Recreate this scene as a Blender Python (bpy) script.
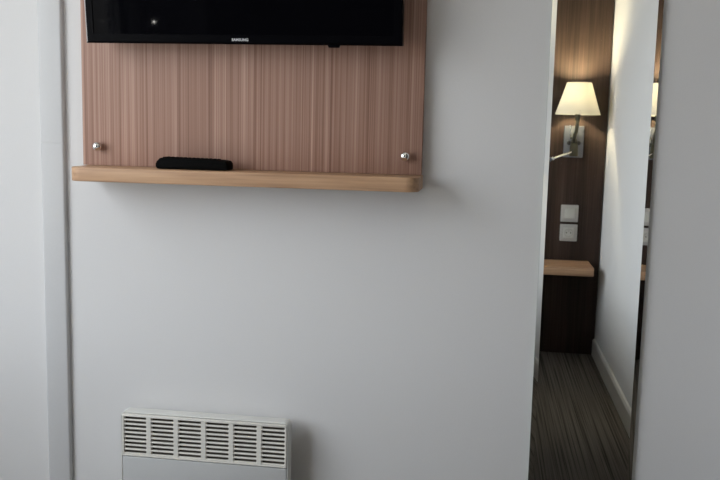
import bpy, bmesh, math, random
from mathutils import Matrix, Vector
for o in list(bpy.data.objects): bpy.data.objects.remove(o)
sc = bpy.context.scene
C = sc.collection
random.seed(4)

# ---------------------------------------------------------------- camera
# TV wall is the plane y = 0, the room lies at y < 0, the floor is z = 0 (metres)
YAW, PITCH, ROLL, FPX = 0.14164195, -0.13185504, -0.02342585, 865.4
cy, sy = math.cos(YAW), math.sin(YAW)
cp, sp = math.cos(PITCH), math.sin(PITCH)
cr, sr = math.cos(ROLL), math.sin(ROLL)
R = (Matrix(((cy, -sy, 0), (sy, cy, 0), (0, 0, 1))) @ Matrix(((1, 0, 0), (0, cp, -sp), (0, sp, cp)))
     @ Matrix(((cr, 0, sr), (0, 1, 0), (-sr, 0, cr))))
right, fwd, up = R.col[0], R.col[1], R.col[2]
cam_data = bpy.data.cameras.new('camera')
cam = bpy.data.objects.new('camera', cam_data); C.objects.link(cam)
cam_data.sensor_width = 36; cam_data.lens = FPX / 720 * 36; cam_data.clip_start = 0.02
M = Matrix.Identity(4)
for i in range(3):
    M[i][0], M[i][1], M[i][2] = right[i], up[i], -fwd[i]
M.translation = (0, -1.65, 1.05)
cam.matrix_world = M
sc.camera = cam

# ---------------------------------------------------------------- light
ROOM_L, ROOM_R, BACK, CEIL = -1.50, 0.545, -2.482, 2.45
WIN = dict(y0=-2.10, y1=-0.35, z0=0.60, z1=2.0)
world = bpy.data.worlds.new('overcast_sky'); sc.world = world; world.use_nodes = True
wn, wl = world.node_tree.nodes, world.node_tree.links
wn.clear()
w_out = wn.new('ShaderNodeOutputWorld'); w_bg = wn.new('ShaderNodeBackground')
w_tc = wn.new('ShaderNodeTexCoord'); w_sep = wn.new('ShaderNodeSeparateXYZ'); w_ramp = wn.new('ShaderNodeValToRGB')
wl.new(w_tc.outputs['Generated'], w_sep.inputs[0]); wl.new(w_sep.outputs['Z'], w_ramp.inputs[0])
w_ramp.color_ramp.elements[0].position = 0.0; w_ramp.color_ramp.elements[0].color = (.48, .48, .46, 1)
w_ramp.color_ramp.elements[1].position = 0.06; w_ramp.color_ramp.elements[1].color = (.89, .945, 1.0, 1)
wl.new(w_ramp.outputs[0], w_bg.inputs['Color']); wl.new(w_bg.outputs[0], w_out.inputs[0])
w_bg.inputs['Strength'].default_value = 7.6
BULB_STRENGTH = 1250.0
pl = bpy.data.lights.new('window_daylight', 'AREA'); pl.shape = 'RECTANGLE'
pl.size = WIN['z1'] - WIN['z0']; pl.size_y = WIN['y1'] - WIN['y0']
pl.cycles.is_portal = True
po = bpy.data.objects.new('window_daylight', pl); C.objects.link(po)
po.location = (ROOM_L - 0.11, (WIN['y0'] + WIN['y1']) / 2, (WIN['z0'] + WIN['z1']) / 2)
po.rotation_euler = (0, -math.pi / 2, 0)
vs = sc.view_settings
vs.view_transform = 'Standard'; vs.look = 'None'; vs.gamma = 1; vs.use_curve_mapping = False
vs.exposure = 0.0
try:
    sc.cycles.use_denoising = True
    sc.cycles.max_bounces = 14; sc.cycles.diffuse_bounces = 8; sc.cycles.glossy_bounces = 6
except Exception:
    pass

# ---------------------------------------------------------------- materials
def new_mat(name):
    m = bpy.data.materials.new(name); m.use_nodes = True
    return m, m.node_tree.nodes, m.node_tree.links, m.node_tree.nodes['Principled BSDF']

def plain(name, col, rough=.5, metal=0.0, bump=0.0, bscale=200.0, spec=.5):
    m, n, l, b = new_mat(name)
    tc = n.new('ShaderNodeTexCoord'); nz = n.new('ShaderNodeTexNoise'); nz.inputs['Scale'].default_value = bscale
    l.new(tc.outputs['Object'], nz.inputs['Vector'])
    mx = n.new('ShaderNodeMix'); mx.data_type = 'RGBA'
    mx.inputs['A'].default_value = (*[c * .975 for c in col], 1); mx.inputs['B'].default_value = (*[min(1, c * 1.025) for c in col], 1)
    l.new(nz.outputs['Fac'], mx.inputs['Factor']); l.new(mx.outputs['Result'], b.inputs['Base Color'])
    b.inputs['Roughness'].default_value = rough; b.inputs['Metallic'].default_value = metal
    b.inputs['Specular IOR Level'].default_value = spec
    if bump:
        bp = n.new('ShaderNodeBump'); bp.inputs['Strength'].default_value = bump; bp.inputs['Distance'].default_value = .0006
        l.new(nz.outputs['Fac'], bp.inputs['Height']); l.new(bp.outputs[0], b.inputs['Normal'])
    return m

def grain(name, stops, scale, big, rough=.45, spec=.3):
    """wood veneer: fine lines plus broad bands; scale / big are per-axis noise frequencies"""
    m, n, l, b = new_mat(name)
    tc = n.new('ShaderNodeTexCoord')
    def layer(sv, detail, off):
        mp = n.new('ShaderNodeMapping'); mp.inputs['Scale'].default_value = sv; mp.inputs['Location'].default_value = (off, off, off)
        l.new(tc.outputs['Object'], mp.inputs[0])
        nz = n.new('ShaderNodeTexNoise'); nz.inputs['Scale'].default_value = 1; nz.inputs['Detail'].default_value = detail
        l.new(mp.outputs[0], nz.inputs['Vector']); return nz.outputs['Fac']
    a = layer(scale, 3, 0); c = layer(big, 2, 7.3)
    ma = n.new('ShaderNodeMath'); ma.operation = 'MULTIPLY_ADD'; ma.inputs[1].default_value = .55; 
    mb = n.new('ShaderNodeMath'); mb.operation = 'MULTIPLY'; mb.inputs[1].default_value = .45
    l.new(c, mb.inputs[0]); l.new(a, ma.inputs[0]); l.new(mb.outputs[0], ma.inputs[2])
    rp = n.new('ShaderNodeValToRGB'); els = rp.color_ramp.elements
    while len(els) < len(stops): els.new(.5)
    for e, (p, col) in zip(els, stops): e.position = p; e.color = (*col, 1)
    l.new(ma.outputs[0], rp.inputs[0]); l.new(rp.outputs[0], b.inputs['Base Color'])
    b.inputs['Roughness'].default_value = rough; b.inputs['Specular IOR Level'].default_value = spec
    return m

M_wall = plain('white_wall_paint', (.66, .655, .655), .85, bump=.15, bscale=350, spec=.2)
M_ceil = plain('ceiling_paint', (.85, .84, .82), .9, spec=.2)
M_trunk = plain('white_pvc', (.52, .52, .525), .45)
M_skirt = plain('white_gloss_paint', (.66, .66, .65), .35)
M_heater = plain('heater_enamel', (.66, .66, .63), .42)
M_heater_grille = plain('heater_grille_plastic', (.70, .68, .63), .5)
M_heater_front = plain('heater_front_enamel', (.50, .505, .505), .42)
M_heater_in = plain('heater_inside', (.05, .04, .03), .8)
M_tv = plain('black_gloss_plastic', (.002, .002, .003), .3, spec=.04)
M_tv_screen = plain('dark_screen_glass', (.002, .002, .003), .03, spec=.025)
M_tv_back = plain('black_matt_plastic', (.012, .012, .012), .6)
M_logo = plain('silver_print', (.60, .60, .62), .4)
M_remote = plain('remote_black', (.0025, .0025, .0025), .75, spec=.05)
M_key = plain('remote_rubber_keys', (.003, .003, .003), .85, spec=.05)
M_chrome = plain('polished_chrome', (.82, .82, .80), .12, 1.0)
M_satin = plain('satin_chrome', (.13, .14, .165), .45, .3)
M_bronze = plain('dull_bronze_metal', (.085, .078, .05), .4, .7)
M_rim_glint = plain('left_rim_window_glint', (.62, .61, .61), .22, 1.0)  # bright metal painting the window's glint on the television's left edge
M_screw = plain('dark_screw', (.02, .02, .02), .5)
M_switch = plain('grey_switch_plastic', (.36, .35, .33), .45)
M_switch_in = plain('pale_switch_plastic', (.44, .43, .40), .45)
M_hole = plain('socket_hole', (.03, .03, .03), .8)
M_oak = grain('oak_veneer_horizontal', [(.32, (.27, .155, .090)), (.5, (.43, .262, .155)), (.68, (.53, .34, .205))], (6, 160, 160), (3, 40, 40), .45)
M_panel = grain('veneer_vertical', [(.33, (.20, .105, .075)), (.45, (.305, .175, .130)), (.55, (.365, .222, .170)), (.67, (.50, .33, .26))],
                (430, 40, .9), (140, 20, .5), .5)
M_wenge = grain('dark_wenge_veneer', [(.30, (.017, .0105, .0082)), (.5, (.034, .0215, .0165)), (.70, (.056, .037, .028))], (170, 40, 3), (30, 10, .6), .5, .15)

def carpet_mat():
    m, n, l, b = new_mat('striped_carpet')
    tc = n.new('ShaderNodeTexCoord')
    def nz(sv, d=3):
        mp = n.new('ShaderNodeMapping'); mp.inputs['Scale'].default_value = sv
        l.new(tc.outputs['Object'], mp.inputs[0])
        t = n.new('ShaderNodeTexNoise'); t.inputs['Scale'].default_value = 1; t.inputs['Detail'].default_value = d
        l.new(mp.outputs[0], t.inputs['Vector']); return t.outputs['Fac']
    s = nz((210, 1.1, 1), 2); p = nz((600, 600, 600), 2)
    rp = n.new('ShaderNodeValToRGB'); e = rp.color_ramp.elements
    e[0].position = .36; e[0].color = (.070, .062, .055, 1); e[1].position = .66; e[1].color = (.22, .195, .170, 1)
    k = e.new(.47); k.color = (.155, .138, .121, 1)
    l.new(s, rp.inputs[0])
    mx = n.new('ShaderNodeMix'); mx.data_type = 'RGBA'; mx.blend_type = 'MULTIPLY'; mx.inputs['Factor'].default_value = .8
    r2 = n.new('ShaderNodeValToRGB'); r2.color_ramp.elements[0].position = .3; r2.color_ramp.elements[0].color = (.45, .45, .45, 1)
    r2.color_ramp.elements[1].position = .65
    l.new(p, r2.inputs[0]); l.new(rp.outputs[0], mx.inputs['A']); l.new(r2.outputs[0], mx.inputs['B'])
    l.new(mx.outputs['Result'], b.inputs['Base Color'])
    bp = n.new('ShaderNodeBump'); bp.inputs['Distance'].default_value = .003; l.new(p, bp.inputs['Height']); l.new(bp.outputs[0], b.inputs['Normal'])
    b.inputs['Roughness'].default_value = .95; b.inputs['Specular IOR Level'].default_value = .1
    return m
M_carpet = carpet_mat()

def mirror_mat():
    m, n, l, b = new_mat('silvered_glass')
    b.inputs['Base Color'].default_value = (.86, .88, .87, 1); b.inputs['Metallic'].default_value = 1; b.inputs['Roughness'].default_value = .012
    return m
M_mirror = mirror_mat()
M_bed_base = plain('bed_base_fabric', (.05, .045, .04), .9)
M_linen = plain('white_linen', (.80, .80, .79), .9, bump=.2, bscale=120, spec=.1)
M_glass_edge = plain('green_glass_edge', (.20, .27, .22), .2)

def shade_mat():
    m, n, l, b = new_mat('cream_lamp_fabric')
    out = n['Material Output']; n.remove(b)
    d = n.new('ShaderNodeBsdfDiffuse'); t = n.new('ShaderNodeBsdfTranslucent'); mx = n.new('ShaderNodeMixShader')
    d.inputs[0].default_value = (.80, .76, .68, 1); t.inputs[0].default_value = (.90, .89, .82, 1); mx.inputs[0].default_value = .27
    l.new(d.outputs[0], mx.inputs[1]); l.new(t.outputs[0], mx.inputs[2]); l.new(mx.outputs[0], out.inputs[0])
    return m
M_shade = shade_mat()

def emit_mat(name, col, s):
    m, n, l, b = new_mat(name)
    b.inputs['Base Color'].default_value = (.9, .9, .9, 1)
    b.inputs['Emission Color'].default_value = (*col, 1); b.inputs['Emission Strength'].default_value = s
    return m
M_bulb = emit_mat('warm_bulb', (1.0, .85, .54), BULB_STRENGTH)

M_led = emit_mat('white_led', (1.0, .97, .90), 260.0)

def pane_mat():
    m, n, l, b = new_mat('window_glass')
    out = n['Material Output']; n.remove(b)
    t = n.new('ShaderNodeBsdfTransparent'); g = n.new('ShaderNodeBsdfGlossy'); g.inputs['Roughness'].default_value = .02
    mx = n.new('ShaderNodeMixShader'); mx.inputs[0].default_value = .06
    l.new(t.outputs[0], mx.inputs[1]); l.new(g.outputs[0], mx.inputs[2]); l.new(mx.outputs[0], out.inputs[0])
    return m
M_pane = pane_mat()

# ---------------------------------------------------------------- mesh helpers
def add_box(bm, lo, hi, bevel=0.0, seg=2):
    t = bmesh.new(); bmesh.ops.create_cube(t, size=1)
    for v in t.verts:
        for i in range(3): v.co[i] = (lo[i] + hi[i]) / 2 + v.co[i] * (hi[i] - lo[i])
    if bevel: bmesh.ops.bevel(t, geom=t.edges[:], offset=bevel, segments=seg, profile=.5, affect='EDGES')
    merge(bm, t)

def merge(bm, t, mat=None):
    if mat is not None: t.transform(mat)
    me = bpy.data.meshes.new('tmp'); t.to_mesh(me); t.free(); bm.from_mesh(me); bpy.data.meshes.remove(me)

def add_tube(bm, pts, r, seg=14, cap=True):
    pts = [Vector(p) for p in pts]; rings = []
    rr = r if isinstance(r, (list, tuple)) else [r] * len(pts)
    ref = Vector((0, 0, 1))
    t0 = (pts[1] - pts[0]).normalized()
    if abs(t0.dot(ref)) > .9: ref = Vector((1, 0, 0))
    u = t0.cross(ref).normalized()
    for i, p in enumerate(pts):
        t = (pts[min(i + 1, len(pts) - 1)] - pts[max(i - 1, 0)]).normalized()
        u = (u - t * u.dot(t)).normalized(); w = t.cross(u)
        rings.append([bm.verts.new(p + (u * math.cos(2 * math.pi * k / seg) + w * math.sin(2 * math.pi * k / seg)) * rr[i]) for k in range(seg)])
    for a, b in zip(rings, rings[1:]):
        for k in range(seg): bm.faces.new((a[k], a[(k + 1) % seg], b[(k + 1) % seg], b[k]))
    if cap: bm.faces.new(rings[0][::-1]); bm.faces.new(rings[-1])

def add_lathe(bm, prof, seg=32, mat=None, close=False):
    """prof: list of (radius, height); revolved round the local z axis"""
    t = bmesh.new(); rings = []
    for r, z in prof:
        if r < 1e-6: rings.append([t.verts.new((0, 0, z))])
        else: rings.append([t.verts.new((r * math.cos(2 * math.pi * k / seg), r * math.sin(2 * math.pi * k / seg), z)) for k in range(seg)])
    pairs = list(zip(rings, rings[1:])) + ([(rings[-1], rings[0])] if close else [])
    for a, b in pairs:
        for k in range(seg):
            q = [a[k % len(a)], a[(k + 1) % len(a)], b[(k + 1) % len(b)], b[k % len(b)]]
            q = [v for i, v in enumerate(q) if v not in q[:i]]
            if len(q) > 2: t.faces.new(q)
    merge(bm, t, mat)

def add_prism(bm, outline, axis, a, b, bevel=0.0):
    """extrude a 2D outline along axis ('x','y','z') from a to b"""
    t = bmesh.new()
    def pt(p, h): return {'x': (h, p[0], p[1]), 'y': (p[0], h, p[1]), 'z': (p[0], p[1], h)}[axis]
    lo = [t.verts.new(pt(p, a)) for p in outline]; hi = [t.verts.new(pt(p, b)) for p in outline]
    n = len(outline)
    f0 = t.faces.new(lo); f1 = t.faces.new(hi[::-1])
    for i in range(n): t.faces.new((lo[i], hi[i], hi[(i + 1) % n], lo[(i + 1) % n]))
    bmesh.ops.recalc_face_normals(t, faces=t.faces[:])
    if bevel:
        es = [e for e in t.edges if any(f in (f0, f1) for f in e.link_faces)]
        bmesh.ops.bevel(t, geom=es, offset=bevel, segments=2, profile=.5, affect='EDGES')
    merge(bm, t)

def bez(p0, p1, p2, p3, n=14):
    p0, p1, p2, p3 = map(Vector, (p0, p1, p2, p3))
    return [p0 * (1 - t) ** 3 + p1 * 3 * t * (1 - t) ** 2 + p2 * 3 * t * t * (1 - t) + p3 * t ** 3 for t in [i / n for i in range(n + 1)]]

def round_rect(x0, z0, x1, z1, r, seg=6, corners='abcd'):
    """corners: a = x0z0, b = x1z0, c = x1z1, d = x0z1"""
    out = []
    for key, cx, cz, a0, px, pz in (('a', x0 + r, z0 + r, 180, x0, z0), ('b', x1 - r, z0 + r, 270, x1, z0),
                                    ('c', x1 - r, z1 - r, 0, x1, z1), ('d', x0 + r, z1 - r, 90, x0, z1)):
        if key in corners:
            for k in range(seg + 1):
                a = math.radians(a0 + 90 * k / seg); out.append((cx + r * math.cos(a), cz + r * math.sin(a)))
        else: out.append((px, pz))
    return out

def obj(name, bm, mat, parent=None, smooth=True):
    bmesh.ops.recalc_face_normals(bm, faces=bm.faces[:])
    me = bpy.data.meshes.new(name); bm.to_mesh(me); bm.free()
    o = bpy.data.objects.new(name, me); C.objects.link(o)
    for m in (mat if isinstance(mat, (list, tuple)) else [mat]): me.materials.append(m)
    if smooth:
        for p in me.polygons: p.use_smooth = True
        me.set_sharp_from_angle(angle=math.radians(32))
    if parent:
        o.parent = parent
        b = parent
        off = Vector((0, 0, 0))
        while b: off += b.location; b = b.parent
        me.transform(Matrix.Translation(-off))     # meshes are written in room coordinates
    return o

def thing(name, label, cat, loc, group=None):
    o = bpy.data.objects.new(name, None); C.objects.link(o); o.location = loc; o.empty_display_size = .05
    o['label'] = label; o['category'] = cat
    if group: o['group'] = group
    return o

def struct(name, bm, mat, smooth=False):
    o = obj(name, bm, mat, None, smooth); o['kind'] = 'structure'; return o

def box_obj(name, lo, hi, mat, parent=None, bevel=0.0, seg=2):
    bm = bmesh.new(); add_box(bm, lo, hi, bevel, seg); return obj(name, bm, mat, parent)

# ---------------------------------------------------------------- the setting
T = .12
bm = bmesh.new(); add_box(bm, (ROOM_L - T, 0, 0), (ROOM_R + T, T, CEIL)); struct('wall_front', bm, M_wall)
bm = bmesh.new(); add_box(bm, (ROOM_L - T, BACK - T, 0), (ROOM_R + T, BACK, CEIL)); struct('wall_back', bm, M_wall)
bm = bmesh.new(); add_box(bm, (ROOM_R, BACK, 0), (ROOM_R + T, 0, CEIL)); struct('wall_right', bm, M_wall)
bm = bmesh.new(); add_box(bm, (ROOM_L - T, BACK - T, -.1), (ROOM_R + T, T, 0)); struct('floor', bm, M_carpet)
bm = bmesh.new(); add_box(bm, (ROOM_L - T, BACK - T, CEIL), (ROOM_R + T, T, CEIL + .1)); struct('ceiling', bm, M_ceil)
bm = bmesh.new()
x0, x1 = ROOM_L - T, ROOM_L
add_box(bm, (x0, BACK, 0), (x1, WIN['y0'], CEIL)); add_box(bm, (x0, WIN['y1'], 0), (x1, 0, CEIL))
add_box(bm, (x0, WIN['y0'], 0), (x1, WIN['y1'], WIN['z0'])); add_box(bm, (x0, WIN['y0'], WIN['z1']), (x1, WIN['y1'], CEIL))
struct('wall_left', bm, M_wall)
bm = bmesh.new(); f = .05; ym = (WIN['y0'] + WIN['y1']) / 2
fx0, fx1 = ROOM_L - .09, ROOM_L - .04
add_box(bm, (fx0, WIN['y0'], WIN['z0']), (fx1, WIN['y0'] + f, WIN['z1'])); add_box(bm, (fx0, WIN['y1'] - f, WIN['z0']), (fx1, WIN['y1'], WIN['z1']))
add_box(bm, (fx0, WIN['y0'] + f, WIN['z0']), (fx1, WIN['y1'] - f, WIN['z0'] + f)); add_box(bm, (fx0, WIN['y0'] + f, WIN['z1'] - f), (fx1, WIN['y1'] - f, WIN['z1']))
add_box(bm, (fx0, ym - .03, WIN['z0'] + f), (fx1, ym + .03, WIN['z1'] - f))
win = struct('window_1', bm, M_skirt)
for a, b in ((WIN['y0'] + f, ym - .03), (ym + .03, WIN['y1'] - f)):
    box_obj('pane', (ROOM_L - .068, a, WIN['z0'] + f), (ROOM_L - .062, b, WIN['z1'] - f), M_pane, win)

# unseen dark door added in the right-hand wall to cut light bouncing from it
DY0, DY1, DZ = -1.16, -.20, 2.06
dr = struct('bounce_blocker_door', (lambda b: (add_box(b, (ROOM_R - .022, DY0 + .06, .008), (ROOM_R - .002, DY1 - .06, DZ - .06), .002, 1), b)[1])(bmesh.new()), M_wenge)
bm = bmesh.new()
for lo, hi in (((DY0, 0), (DY0 + .06, DZ)), ((DY1 - .06, 0), (DY1, DZ)), ((DY0 + .06, DZ - .06), (DY1 - .06, DZ))):
    add_box(bm, (ROOM_R - .03, lo[0], lo[1]), (ROOM_R, hi[0], hi[1]), .002, 1)
obj('blocker_door_frame', bm, M_wenge, dr)
bm = bmesh.new(); add_tube(bm, [(ROOM_R - .022, DY1 - .12, 1.02), (ROOM_R - .07, DY1 - .12, 1.02), (ROOM_R - .075, DY1 - .135, 1.02), (ROOM_R - .075, DY1 - .25, 1.02)], .009); obj('blocker_door_handle', bm, M_satin, dr)

# painted skirting along the right-hand wall, seen in the mirror
bm = bmesh.new()
add_prism(bm, [(ROOM_R, 0), (ROOM_R - .013, 0), (ROOM_R - .013, .070), (ROOM_R - .008, .079), (ROOM_R, .079)][::-1], 'y', BACK + .022, DY0 - .001)
struct('baseboard_right', bm, M_skirt, smooth=False)

# ---------------------------------------------------------------- headboard wall, seen in the mirror
HB = BACK + .02                      # face of the dark cladding
hb = box_obj('headboard_panel', (ROOM_L + .2, BACK + .002, .002), (ROOM_R - .004, HB, 2.3), M_wenge, None, .001, 1)
hb['label'] = 'tall dark brown wood headboard panel behind the lit wall lamp, seen in the mirror'; hb['category'] = 'headboard'

# the bed the photograph was taken over, its head against the panel
BX0, BX1, BY1 = -1.02, .045, -.60
bd = thing('bed', 'bed with a white cover and two pillows in front of the headboard panel', 'bed', (-.49, (HB + BY1) / 2, 0))
for lx in (BX0 + .12, BX1 - .12):
    for ly in (HB + .15, BY1 - .15): box_obj('leg', (lx - .025, ly - .025, 0), (lx + .025, ly + .025, .08), M_screw, bd)
box_obj('base', (BX0 + .02, HB + .004, .078), (BX1 - .02, BY1 - .02, .27), M_bed_base, bd, .01)
box_obj('mattress', (BX0, HB + .003, .268), (BX1, BY1, .46), M_linen, bd, .04, 4)
box_obj('cover', (BX0 - .015, HB + .45, .30), (BX1 + .012, BY1 + .015, .485), M_linen, bd, .03, 4)
for px in (-.77, -.22):
    bm = bmesh.new(); t = bmesh.new(); bmesh.ops.create_uvsphere(t, u_segments=32, v_segments=20, radius=1)
    for v in t.verts:
        x, y, z = v.co; q = lambda c: math.copysign(abs(c) ** .55, c)
        v.co = (px + q(x) * .25, HB + .22 + q(y) * .19, .515 + z * .065)
    merge(bm, t); obj('pillow', bm, M_linen, bd)

# bedside shelf
bs = thing('bedside_shelf', 'small light wood bedside shelf under the socket, seen in the mirror', 'shelf', (.33, HB, .411))
bm = bmesh.new(); add_prism(bm, round_rect(.16, HB, .493, HB + .225, .006, 3, 'cd'), 'z', .411, .447, .0015); obj('board', bm, M_oak, bs)

# switch and socket
def plate(t, x, z, name):
    s = .0395
    bm = bmesh.new(); add_prism(bm, round_rect(x - s, z - s, x + s, z + s, .004, 4), 'y', HB, HB + .009, .002); obj(name, bm, M_switch, t)
SX = .3945
sw = thing('light_switch', 'square grey light switch above the socket, seen in the mirror', 'switch', (SX, HB, .667))
plate(sw, SX, .667, 'frame')
bm = bmesh.new(); add_prism(bm, round_rect(SX - .023, .644, SX + .023, .690, .002, 3), 'y', HB + .008, HB + .0125, .0015); obj('rocker', bm, M_switch_in, sw)
so = thing('wall_socket', 'square grey power socket just above the bedside shelf, seen in the mirror', 'socket', (SX, HB, .577))
plate(so, SX, .577, 'frame')
bm = bmesh.new(); add_prism(bm, round_rect(SX - .024, .553, SX + .024, .601, .002, 3), 'y', HB + .008, HB + .0115, .001)
ins = obj('insert', bm, M_switch_in, so)
rx = Matrix.Rotation(-math.pi / 2, 4, 'X')
bm = bmesh.new(); add_lathe(bm, [(0, .0), (.0165, .0), (.0185, .0022), (.0195, .0022), (.0195, 0)], 28, Matrix.Translation((SX, HB + .0113, .577)) @ rx); obj('well', bm, M_switch, ins)
for dx in (-.0095, .0095):
    bm = bmesh.new(); add_lathe(bm, [(0, 0), (.0026, 0), (.0026, .001), (0, .001)], 12, Matrix.Translation((SX + dx, HB + .0118, .577)) @ rx); obj('pin_hole', bm, M_hole, ins)
bm = bmesh.new(); add_lathe(bm, [(0, 0), (.0022, 0), (.0022, .007), (0, .008)], 12, Matrix.Translation((SX, HB + .0118, .5865)) @ rx); obj('earth_pin', bm, M_chrome, ins)

# wall lamp with cream shade and a reading arm
LX, LY = .396, HB + .112
wl_ = thing('wall_lamp', 'lit wall lamp with cream tapered shade and chrome bracket, seen in the mirror', 'lamp', (LX, HB, .998))
bm = bmesh.new(); add_prism(bm, round_rect(LX - .0455, .926, LX + .0425, 1.070, .003, 3), 'y', HB, HB + .016, .002); obj('back_plate', bm, M_satin, wl_)
for dx in (-.022, .020):
    bm = bmesh.new(); add_lathe(bm, [(0, 0), (.0095, 0), (.0095, .006), (.007, .009), (0, .009)], 16, Matrix.Translation((LX + dx, HB + .016, .992)) @ rx); obj('screw_cap', bm, M_screw, wl_)
bm = bmesh.new()
add_prism(bm, [(LX - .006, 1.035), (LX - .018, .975), (LX - .020, .932), (LX + .020, .932), (LX + .018, .975), (LX + .006, 1.035)], 'y', HB + .0155, HB + .030, .003)
obj('bracket_base', bm, M_bronze, wl_)
bm = bmesh.new(); add_tube(bm, bez((LX - .016, HB + .028, 1.012), (LX - .02, HB + .05, 1.02), (LX - .022, HB + .055, 1.04), (LX - .023, HB + .055, 1.072), 10), .0034); obj('toggle_lever', bm, M_chrome, wl_)
bm = bmesh.new()
add_tube(bm, bez((LX, HB + .028, 1.0), (LX - .012, HB + .07, 1.0), (LX, LY - .002, 1.02), (LX, LY, 1.075)) + [Vector((LX, LY, 1.12))], .0075)
obj('lamp_arm', bm, M_bronze, wl_)
bm = bmesh.new(); add_lathe(bm, [(0, 1.092), (.0085, 1.092), (.0105, 1.097), (.0125, 1.14), (.0125, 1.168), (.030, 1.176), (.031, 1.184), (.029, 1.184), (.010, 1.176), (0, 1.176)], 20, Matrix.Translation((LX, LY, 0))); obj('lamp_holder', bm, M_bronze, wl_)  # wide cup under the bulb added to hold back its downward light
bm = bmesh.new(); add_lathe(bm, [(0, 1.177), (.008, 1.180), (.012, 1.194), (.019, 1.208), (.021, 1.222), (.017, 1.236), (.009, 1.243), (0, 1.245)], 20, Matrix.Translation((LX, LY, 0))); obj('bulb', bm, M_bulb, wl_)
bm = bmesh.new(); add_lathe(bm, [(.0985, 1.119), (.0535, 1.259), (.0523, 1.259), (.0973, 1.119)], 48, Matrix.Translation((LX, LY, 0)), close=True)
sh = obj('lamp_shade', bm, M_shade, wl_)
bm = bmesh.new()
for k in range(3):
    a = math.radians(90 + 120 * k); add_tube(bm, [(LX + .012 * math.cos(a), LY + .012 * math.sin(a), 1.135), (LX + .094 * math.cos(a), LY + .094 * math.sin(a), 1.135)], .0012, 6)
obj('shade_spider', bm, M_chrome, sh)
bm = bmesh.new()
arm = bez((LX - .004, HB + .028, .962), (LX - .012, HB + .055, .945), (LX - .035, HB + .08, .947), (LX - .098, HB + .10, .921), 16)
add_tube(bm, arm, .0052)
ra = obj('reading_arm', bm, M_chrome, wl_)
bm = bmesh.new(); bmesh.ops.create_uvsphere(bm, u_segments=18, v_segments=12, radius=.0095, matrix=Matrix.Translation(arm[-1])); obj('ball_joint', bm, M_chrome, ra)
hd = arm[-1]
bm = bmesh.new(); add_tube(bm, [hd + Vector(d) for d in ((-.004, .001, -.001), (-.012, .004, -.003), (-.03, .012, -.008), (-.07, .03, -.02))], [.006, .011, .014, .016], 18); obj('reading_head', bm, M_satin, wl_)

# ---------------------------------------------------------------- mirror on the TV wall
MX0, MX1, MZ0, MZ1, BW = .1075, .3020, .06, 1.96, .0088
mi = thing('wall_mirror', 'tall narrow wall mirror reflecting the lit lamp, right of the wood panel', 'mirror', ((MX0 + MX1) / 2, 0, MZ0))
bm = bmesh.new(); ax, bx_, az, bz = MX0 + BW, MX1 - BW, MZ0 + BW, MZ1 - BW
TILT = BW * math.tan(.072); YF = -.0056
vs_ = [bm.verts.new(p) for p in ((ax, YF, az), (bx_, YF, az), (bx_, YF, bz), (ax, YF, bz))]
bm.faces.new(vs_); 
gl = obj('glass', bm, M_mirror, mi, smooth=False)
for a, b, c, d in (((MX0, YF - TILT, MZ0), (ax, YF, az), (ax, YF, bz), (MX0, YF - TILT, MZ1)), ((bx_, YF, az), (MX1, YF - TILT, MZ0), (MX1, YF - TILT, MZ1), (bx_, YF, bz)),
                   ((MX0, YF - TILT, MZ0), (MX1, YF - TILT, MZ0), (bx_, YF, az), (ax, YF, az)), ((ax, YF, bz), (bx_, YF, bz), (MX1, YF - TILT, MZ1), (MX0, YF - TILT, MZ1))):
    bm = bmesh.new(); bm.faces.new([bm.verts.new(p) for p in (a, b, c, d)]); obj('bevel', bm, M_mirror, gl, smooth=False)
box_obj('backing', (MX0, -.0054, MZ0), (MX1, 0, MZ1), M_glass_edge, mi)

# ---------------------------------------------------------------- white trunking on the left
tk = thing('cable_trunking', 'white boxed-in vertical trunking on the wall left of the television panel', 'trunking', (-.855, 0, .01))
for za, zb in ((.01, .9998), (1.0002, CEIL - .005)):
    bm = bmesh.new(); add_prism(bm, round_rect(-.8885, -.0105, -.8375, 0, .005, 6, 'ab'), 'z', za, zb); obj('cover', bm, M_trunk, tk)

# ---------------------------------------------------------------- TV panel with shelf
tp = thing('wall_panel', 'pinkish upright-grained wood panel on the wall behind the television', 'wall panel', (-.452, 0, .9592))
bm = bmesh.new(); add_prism(bm, round_rect(-.7925, .9592, -.1190, 1.78, .012, 5, 'cd'), 'y', -.020, 0, .0012); obj('board', bm, M_panel, tp)
bm = bmesh.new(); add_prism(bm, round_rect(-.7850, -.104, -.1170, 0, .026, 8, 'ab'), 'z', .9325, .9590, .0018); sf = obj('wall_shelf', bm, M_oak)
sf['label'] = 'narrow yellowish wood shelf with rounded corners, below the television and holding the remote'; sf['category'] = 'shelf'
ry = Matrix.Rotation(math.pi / 2, 4, 'X')
for x, z in ((-.7577, .9967), (-.1500, .9942)):
    bm = bmesh.new(); add_lathe(bm, [(0, 0), (.0062, 0), (.0062, .003)] + [(.0092 * math.cos(math.radians(a)), .0105 + .0085 * math.sin(math.radians(a))) for a in range(-45, 90, 9)] + [(0, .019)], 32, Matrix.Translation((x, -.0198, z)) @ ry)
    k = obj('fixing_knob', bm, M_chrome, tp); k['label'] = 'polished chrome domed fixing knob'

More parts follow.
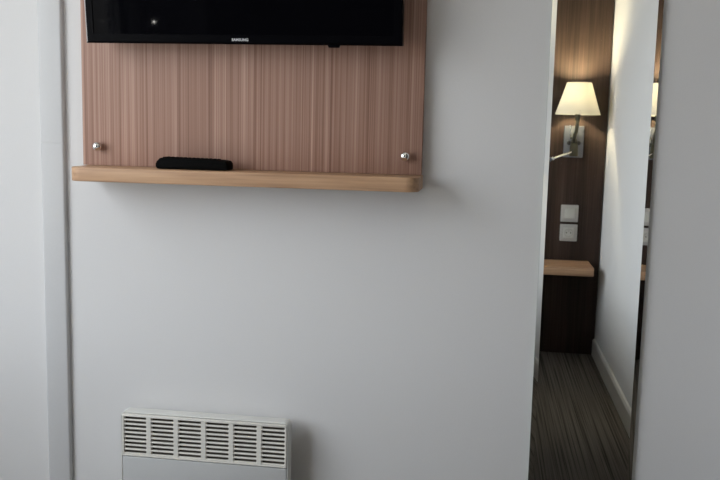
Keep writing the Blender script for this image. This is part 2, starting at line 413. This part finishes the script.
# ---------------------------------------------------------------- remote control on the shelf
rc = thing('remote_control', 'black remote control lying on the wooden shelf', 'remote control', (-.557, -.06, .959))
RZ = .9592
XS = lambda x: -.6195 + (x + .6137) * 1.02
prof = [(-.6135, RZ + .004), (-.611, RZ + .0008), (-.606, RZ), (-.480, RZ), (-.4752, RZ + .001), (-.4742, RZ + .005), (-.4745, RZ + .012), (-.478, RZ + .0165), (-.488, RZ + .0182),
        (-.54, RZ + .0195), (-.598, RZ + .0205), (-.605, RZ + .0195), (-.6115, RZ + .0135), (-.6137, RZ + .009)]
bm = bmesh.new(); add_prism(bm, [(XS(x), RZ + (z - RZ) * 1.06) for x, z in prof], 'y', -.080, -.040, .004); obj('body', bm, M_remote, rc)
for i in range(13):
    for j in range(3):
        kx, ky = XS(-.598 + i * .0082), -.071 + j * .011
        zt = RZ + .0215 - (i / 13) * .0019
        bm = bmesh.new(); add_box(bm, (kx - .0028, ky - .0035, zt - .002), (kx + .0028, ky + .0035, zt + .0013), .0009, 1); obj('key', bm, M_key, rc)

# ---------------------------------------------------------------- television (tilted forward on its bracket)
tv = thing('television', 'black flat television tilted forward on the wood panel above the shelf', 'television', (-.453, -.08, 1.193))
TA = math.radians(6.0)
def tvm(bm):   # local: x along width, y depth (0 = front face, + = towards wall), z up from bottom edge
    bm.transform(Matrix.Translation((-.4545, -.080, 1.1915)) @ Matrix.Rotation(TA, 4, 'X'))
    return bm
W2, HT = .2985, .350
bm = bmesh.new()     # bezel: a frame with a chamfered outer edge
def frame(bm, ox0, oz0, ox1, oz1, ix0, iz0, ix1, iz1, y0, y1, ch):
    ring = lambda a, b, c, d, y: [bm.verts.new(p) for p in ((a, y, b), (c, y, b), (c, y, d), (a, y, d))]
    back = ring(ox0, oz0, ox1, oz1, y1); mid = ring(ox0, oz0, ox1, oz1, y0 + ch); fr = ring(ox0 + ch, oz0 + ch, ox1 - ch, oz1 - ch, y0)
    inn = ring(ix0, iz0, ix1, iz1, y0); inb = ring(ix0, iz0, ix1, iz1, y1)
    for a, b in ((back, mid), (mid, fr), (fr, inn), (inn, inb), (inb, back)):
        for k in range(4):
            fc_ = bm.faces.new((a[k], a[(k + 1) % 4], b[(k + 1) % 4], b[k]))
            fc_.material_index = 1 if k == 3 and (a is mid or a is back) else 0   # left side alone silvered: window light painted onto the rim
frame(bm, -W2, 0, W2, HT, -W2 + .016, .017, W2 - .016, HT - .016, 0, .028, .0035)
bz_ = obj('bezel', tvm(bm), [M_tv, M_rim_glint], tv, smooth=False)
bm = bmesh.new(); add_box(bm, (-W2 + .0155, .0018, .0165), (W2 - .0155, .006, HT - .0155)); obj('screen', tvm(bm), M_tv_screen, tv)
bm = bmesh.new(); add_box(bm, (-W2 + .006, .026, .006), (W2 - .006, .034, HT - .006), .003); add_box(bm, (-.2, .033, .07), (.2, .048, HT - .05), .006); obj('back_housing', tvm(bm), M_tv_back, tv)
bm = bmesh.new(); add_prism(bm, [(.162, 0.001), (.1645, -.0042), (.183, -.0042), (.1855, 0.001)], 'y', .003, .014, .0008); obj('receiver_tab', tvm(bm), M_tv, tv)
bm = bmesh.new(); add_box(bm, (-.05, .046, .12), (.05, .052, .25)); obj('mount_plate', tvm(bm), M_tv_back, tv)
box_obj('wall_bracket', (-.523, -.048, 1.29), (-.383, -.0195, 1.46), M_tv_back, tv)
fc = bpy.data.curves.new('logo', 'FONT'); fc.body = 'SAMSUNG'; fc.size = .0066; fc.align_x = 'CENTER'; fc.extrude = .0003; fc.offset = .0002; fc.space_character = 1.05
fo = bpy.data.objects.new('logo_text', fc); C.objects.link(fo)
me = bpy.data.meshes.new_from_object(fo.evaluated_get(bpy.context.evaluated_depsgraph_get())); bpy.data.objects.remove(fo)
bm = bmesh.new(); bm.from_mesh(me); bpy.data.meshes.remove(me)
bm.transform(Matrix.Translation((.0005, -.0003, .0062)) @ Matrix.Rotation(math.pi / 2, 4, 'X'))
lg = obj('logo', tvm(bm), M_logo, tv, smooth=False); lg['label'] = 'small silver lettering on the lower bezel'

# ---------------------------------------------------------------- electric convector heater
ht = thing('convector_heater', 'off-white electric convector heater with a slotted grille low on the wall', 'heater', (-.52, 0, .09))
HX0, HX1, HZ0, HZ1, HY = -.7030, -.3636, .075, .4645, -.055
GZ0 = .3765
bm = bmesh.new()     # case: shell with a rounded lip standing round the front
add_prism(bm, round_rect(HX0 + .001, HZ0, HX1 - .001, HZ1 - .001, .008, 5, 'cd'), 'y', -.046, -.026, .0)
add_box(bm, (HX0 + .02, -.0265, HZ0 + .03), (HX1 - .02, 0, HZ1 - .03))
LIP = .0034
oo = round_rect(HX0 - LIP, HZ0 - LIP, HX1 + LIP, HZ1 + LIP, .010, 6); om = round_rect(HX0 - LIP + .0013, HZ0 - LIP + .0013, HX1 + LIP - .0013, HZ1 + LIP - .0013, .0087, 6)
oi = round_rect(HX0 - .0008, HZ0 - .0008, HX1 + .0008, HZ1 + .0008, .0066, 6)
rings = [[bm.verts.new((x, y, z)) for x, z in o_] for o_, y in ((oi, -.044), (oi, -.0525), (om, -.0535), (oo, -.0515), (oo, -.026), (oi, -.026))]
for ra_, rb_ in zip(rings, rings[1:] + rings[:1]):
    for k in range(len(ra_)): bm.faces.new((ra_[k], ra_[(k + 1) % len(ra_)], rb_[(k + 1) % len(ra_)], rb_[k]))
obj('case', bm, M_heater, ht)
bm = bmesh.new()     # grille: frame, six columns of nine slots
yb = -.0455
ncol, nslot, wslot, bar = 6, 9, .0468, .0102
sx0 = (HX0 + HX1) / 2 - (ncol * wslot + (ncol - 1) * bar) / 2
zt0, zt1 = .4585, .3795
add_prism(bm, round_rect(HX0, zt0, HX1, HZ1, .0045, 5, 'cd'), 'y', HY, yb, .0012)
add_box(bm, (HX0, HY, GZ0), (HX1, yb, zt1), .0006, 1)
for k in range(ncol + 1):
    if k == 0: a, b = HX0, sx0
    elif k == ncol: a, b = HX1 - (sx0 - HX0), HX1
    else: a = sx0 + k * wslot + (k - 1) * bar; b = a + bar
    edge = k in (0, ncol)
    add_box(bm, (a, HY + (0 if edge else .0006), zt1 - .001), (b, yb, zt0 + .001), .0006, 1)
pitch = (zt0 - zt1) / nslot
for k in range(ncol):
    a = sx0 + k * (wslot + bar); b = a + wslot
    for j in range(nslot):
        zc = zt1 + j * pitch; th = pitch * .41
        add_prism(bm, [(HY + .0030, zc + th), (HY + .0012, zc + th * .8), (HY + .0008, zc + th * .4), (HY + .0016, zc), (yb, zc + .0006), (yb, zc + th * .55)], 'x', a - .0003, b + .0003)
        for px, d in ((a, 1), (b, -1)):      # rounded slot ends
            add_prism(bm, [(px - .0002 * d, zc + th - .0002), (px + .0022 * d, zc + th - .0002), (px + .0006 * d, zc + th + .0013), (px - .0002 * d, zc + th + .003)], 'y', HY + .0018, HY + .006)
obj('grille', bm, M_heater_grille, ht)
box_obj('inner_tray', (HX0 + .004, -.0463, GZ0), (HX1 - .004, -.0457, zt0 + .003), M_heater_in, ht)
bm = bmesh.new(); add_prism(bm, round_rect(HX0, HZ0 + .002, HX1, GZ0 - .0016, .002, 2, 'cd'), 'y', HY + .0004, -.0457, .002); obj('front_panel', bm, M_heater_front, ht)

# small unseen light, added to make the dot in the dark television screen
rl = thing('screen_dot_light', 'tiny unseen light added to make the white dot in the dark television screen', 'lamp', (ROOM_L, -2.19, 1.022))
bm = bmesh.new(); add_lathe(bm, [(0, 0), (.022, 0), (.022, .008), (.019, .011), (0, .011)], 24, Matrix.Translation((ROOM_L, -2.19, 1.022)) @ Matrix.Rotation(math.pi / 2, 4, 'Y')); obj('base', bm, M_chrome, rl)
hp, hq = Vector((ROOM_L + .055, -2.185, 1.031)), Vector((.37, 1.0, .09)).normalized()
bm = bmesh.new(); add_tube(bm, bez((ROOM_L + .01, -2.19, 1.022), (ROOM_L + .04, -2.19, 1.022), hp - hq * .05, hp - hq * .02, 10), .004); obj('arm', bm, M_chrome, rl)
bm = bmesh.new(); add_tube(bm, [hp - hq * .022, hp - hq * .018, hp], [.006, .010, .011], 18); obj('head', bm, M_satin, rl)
bm = bmesh.new(); add_tube(bm, [hp - hq * .001, hp + hq * .001], .006, 18); obj('lens', bm, M_led, rl)
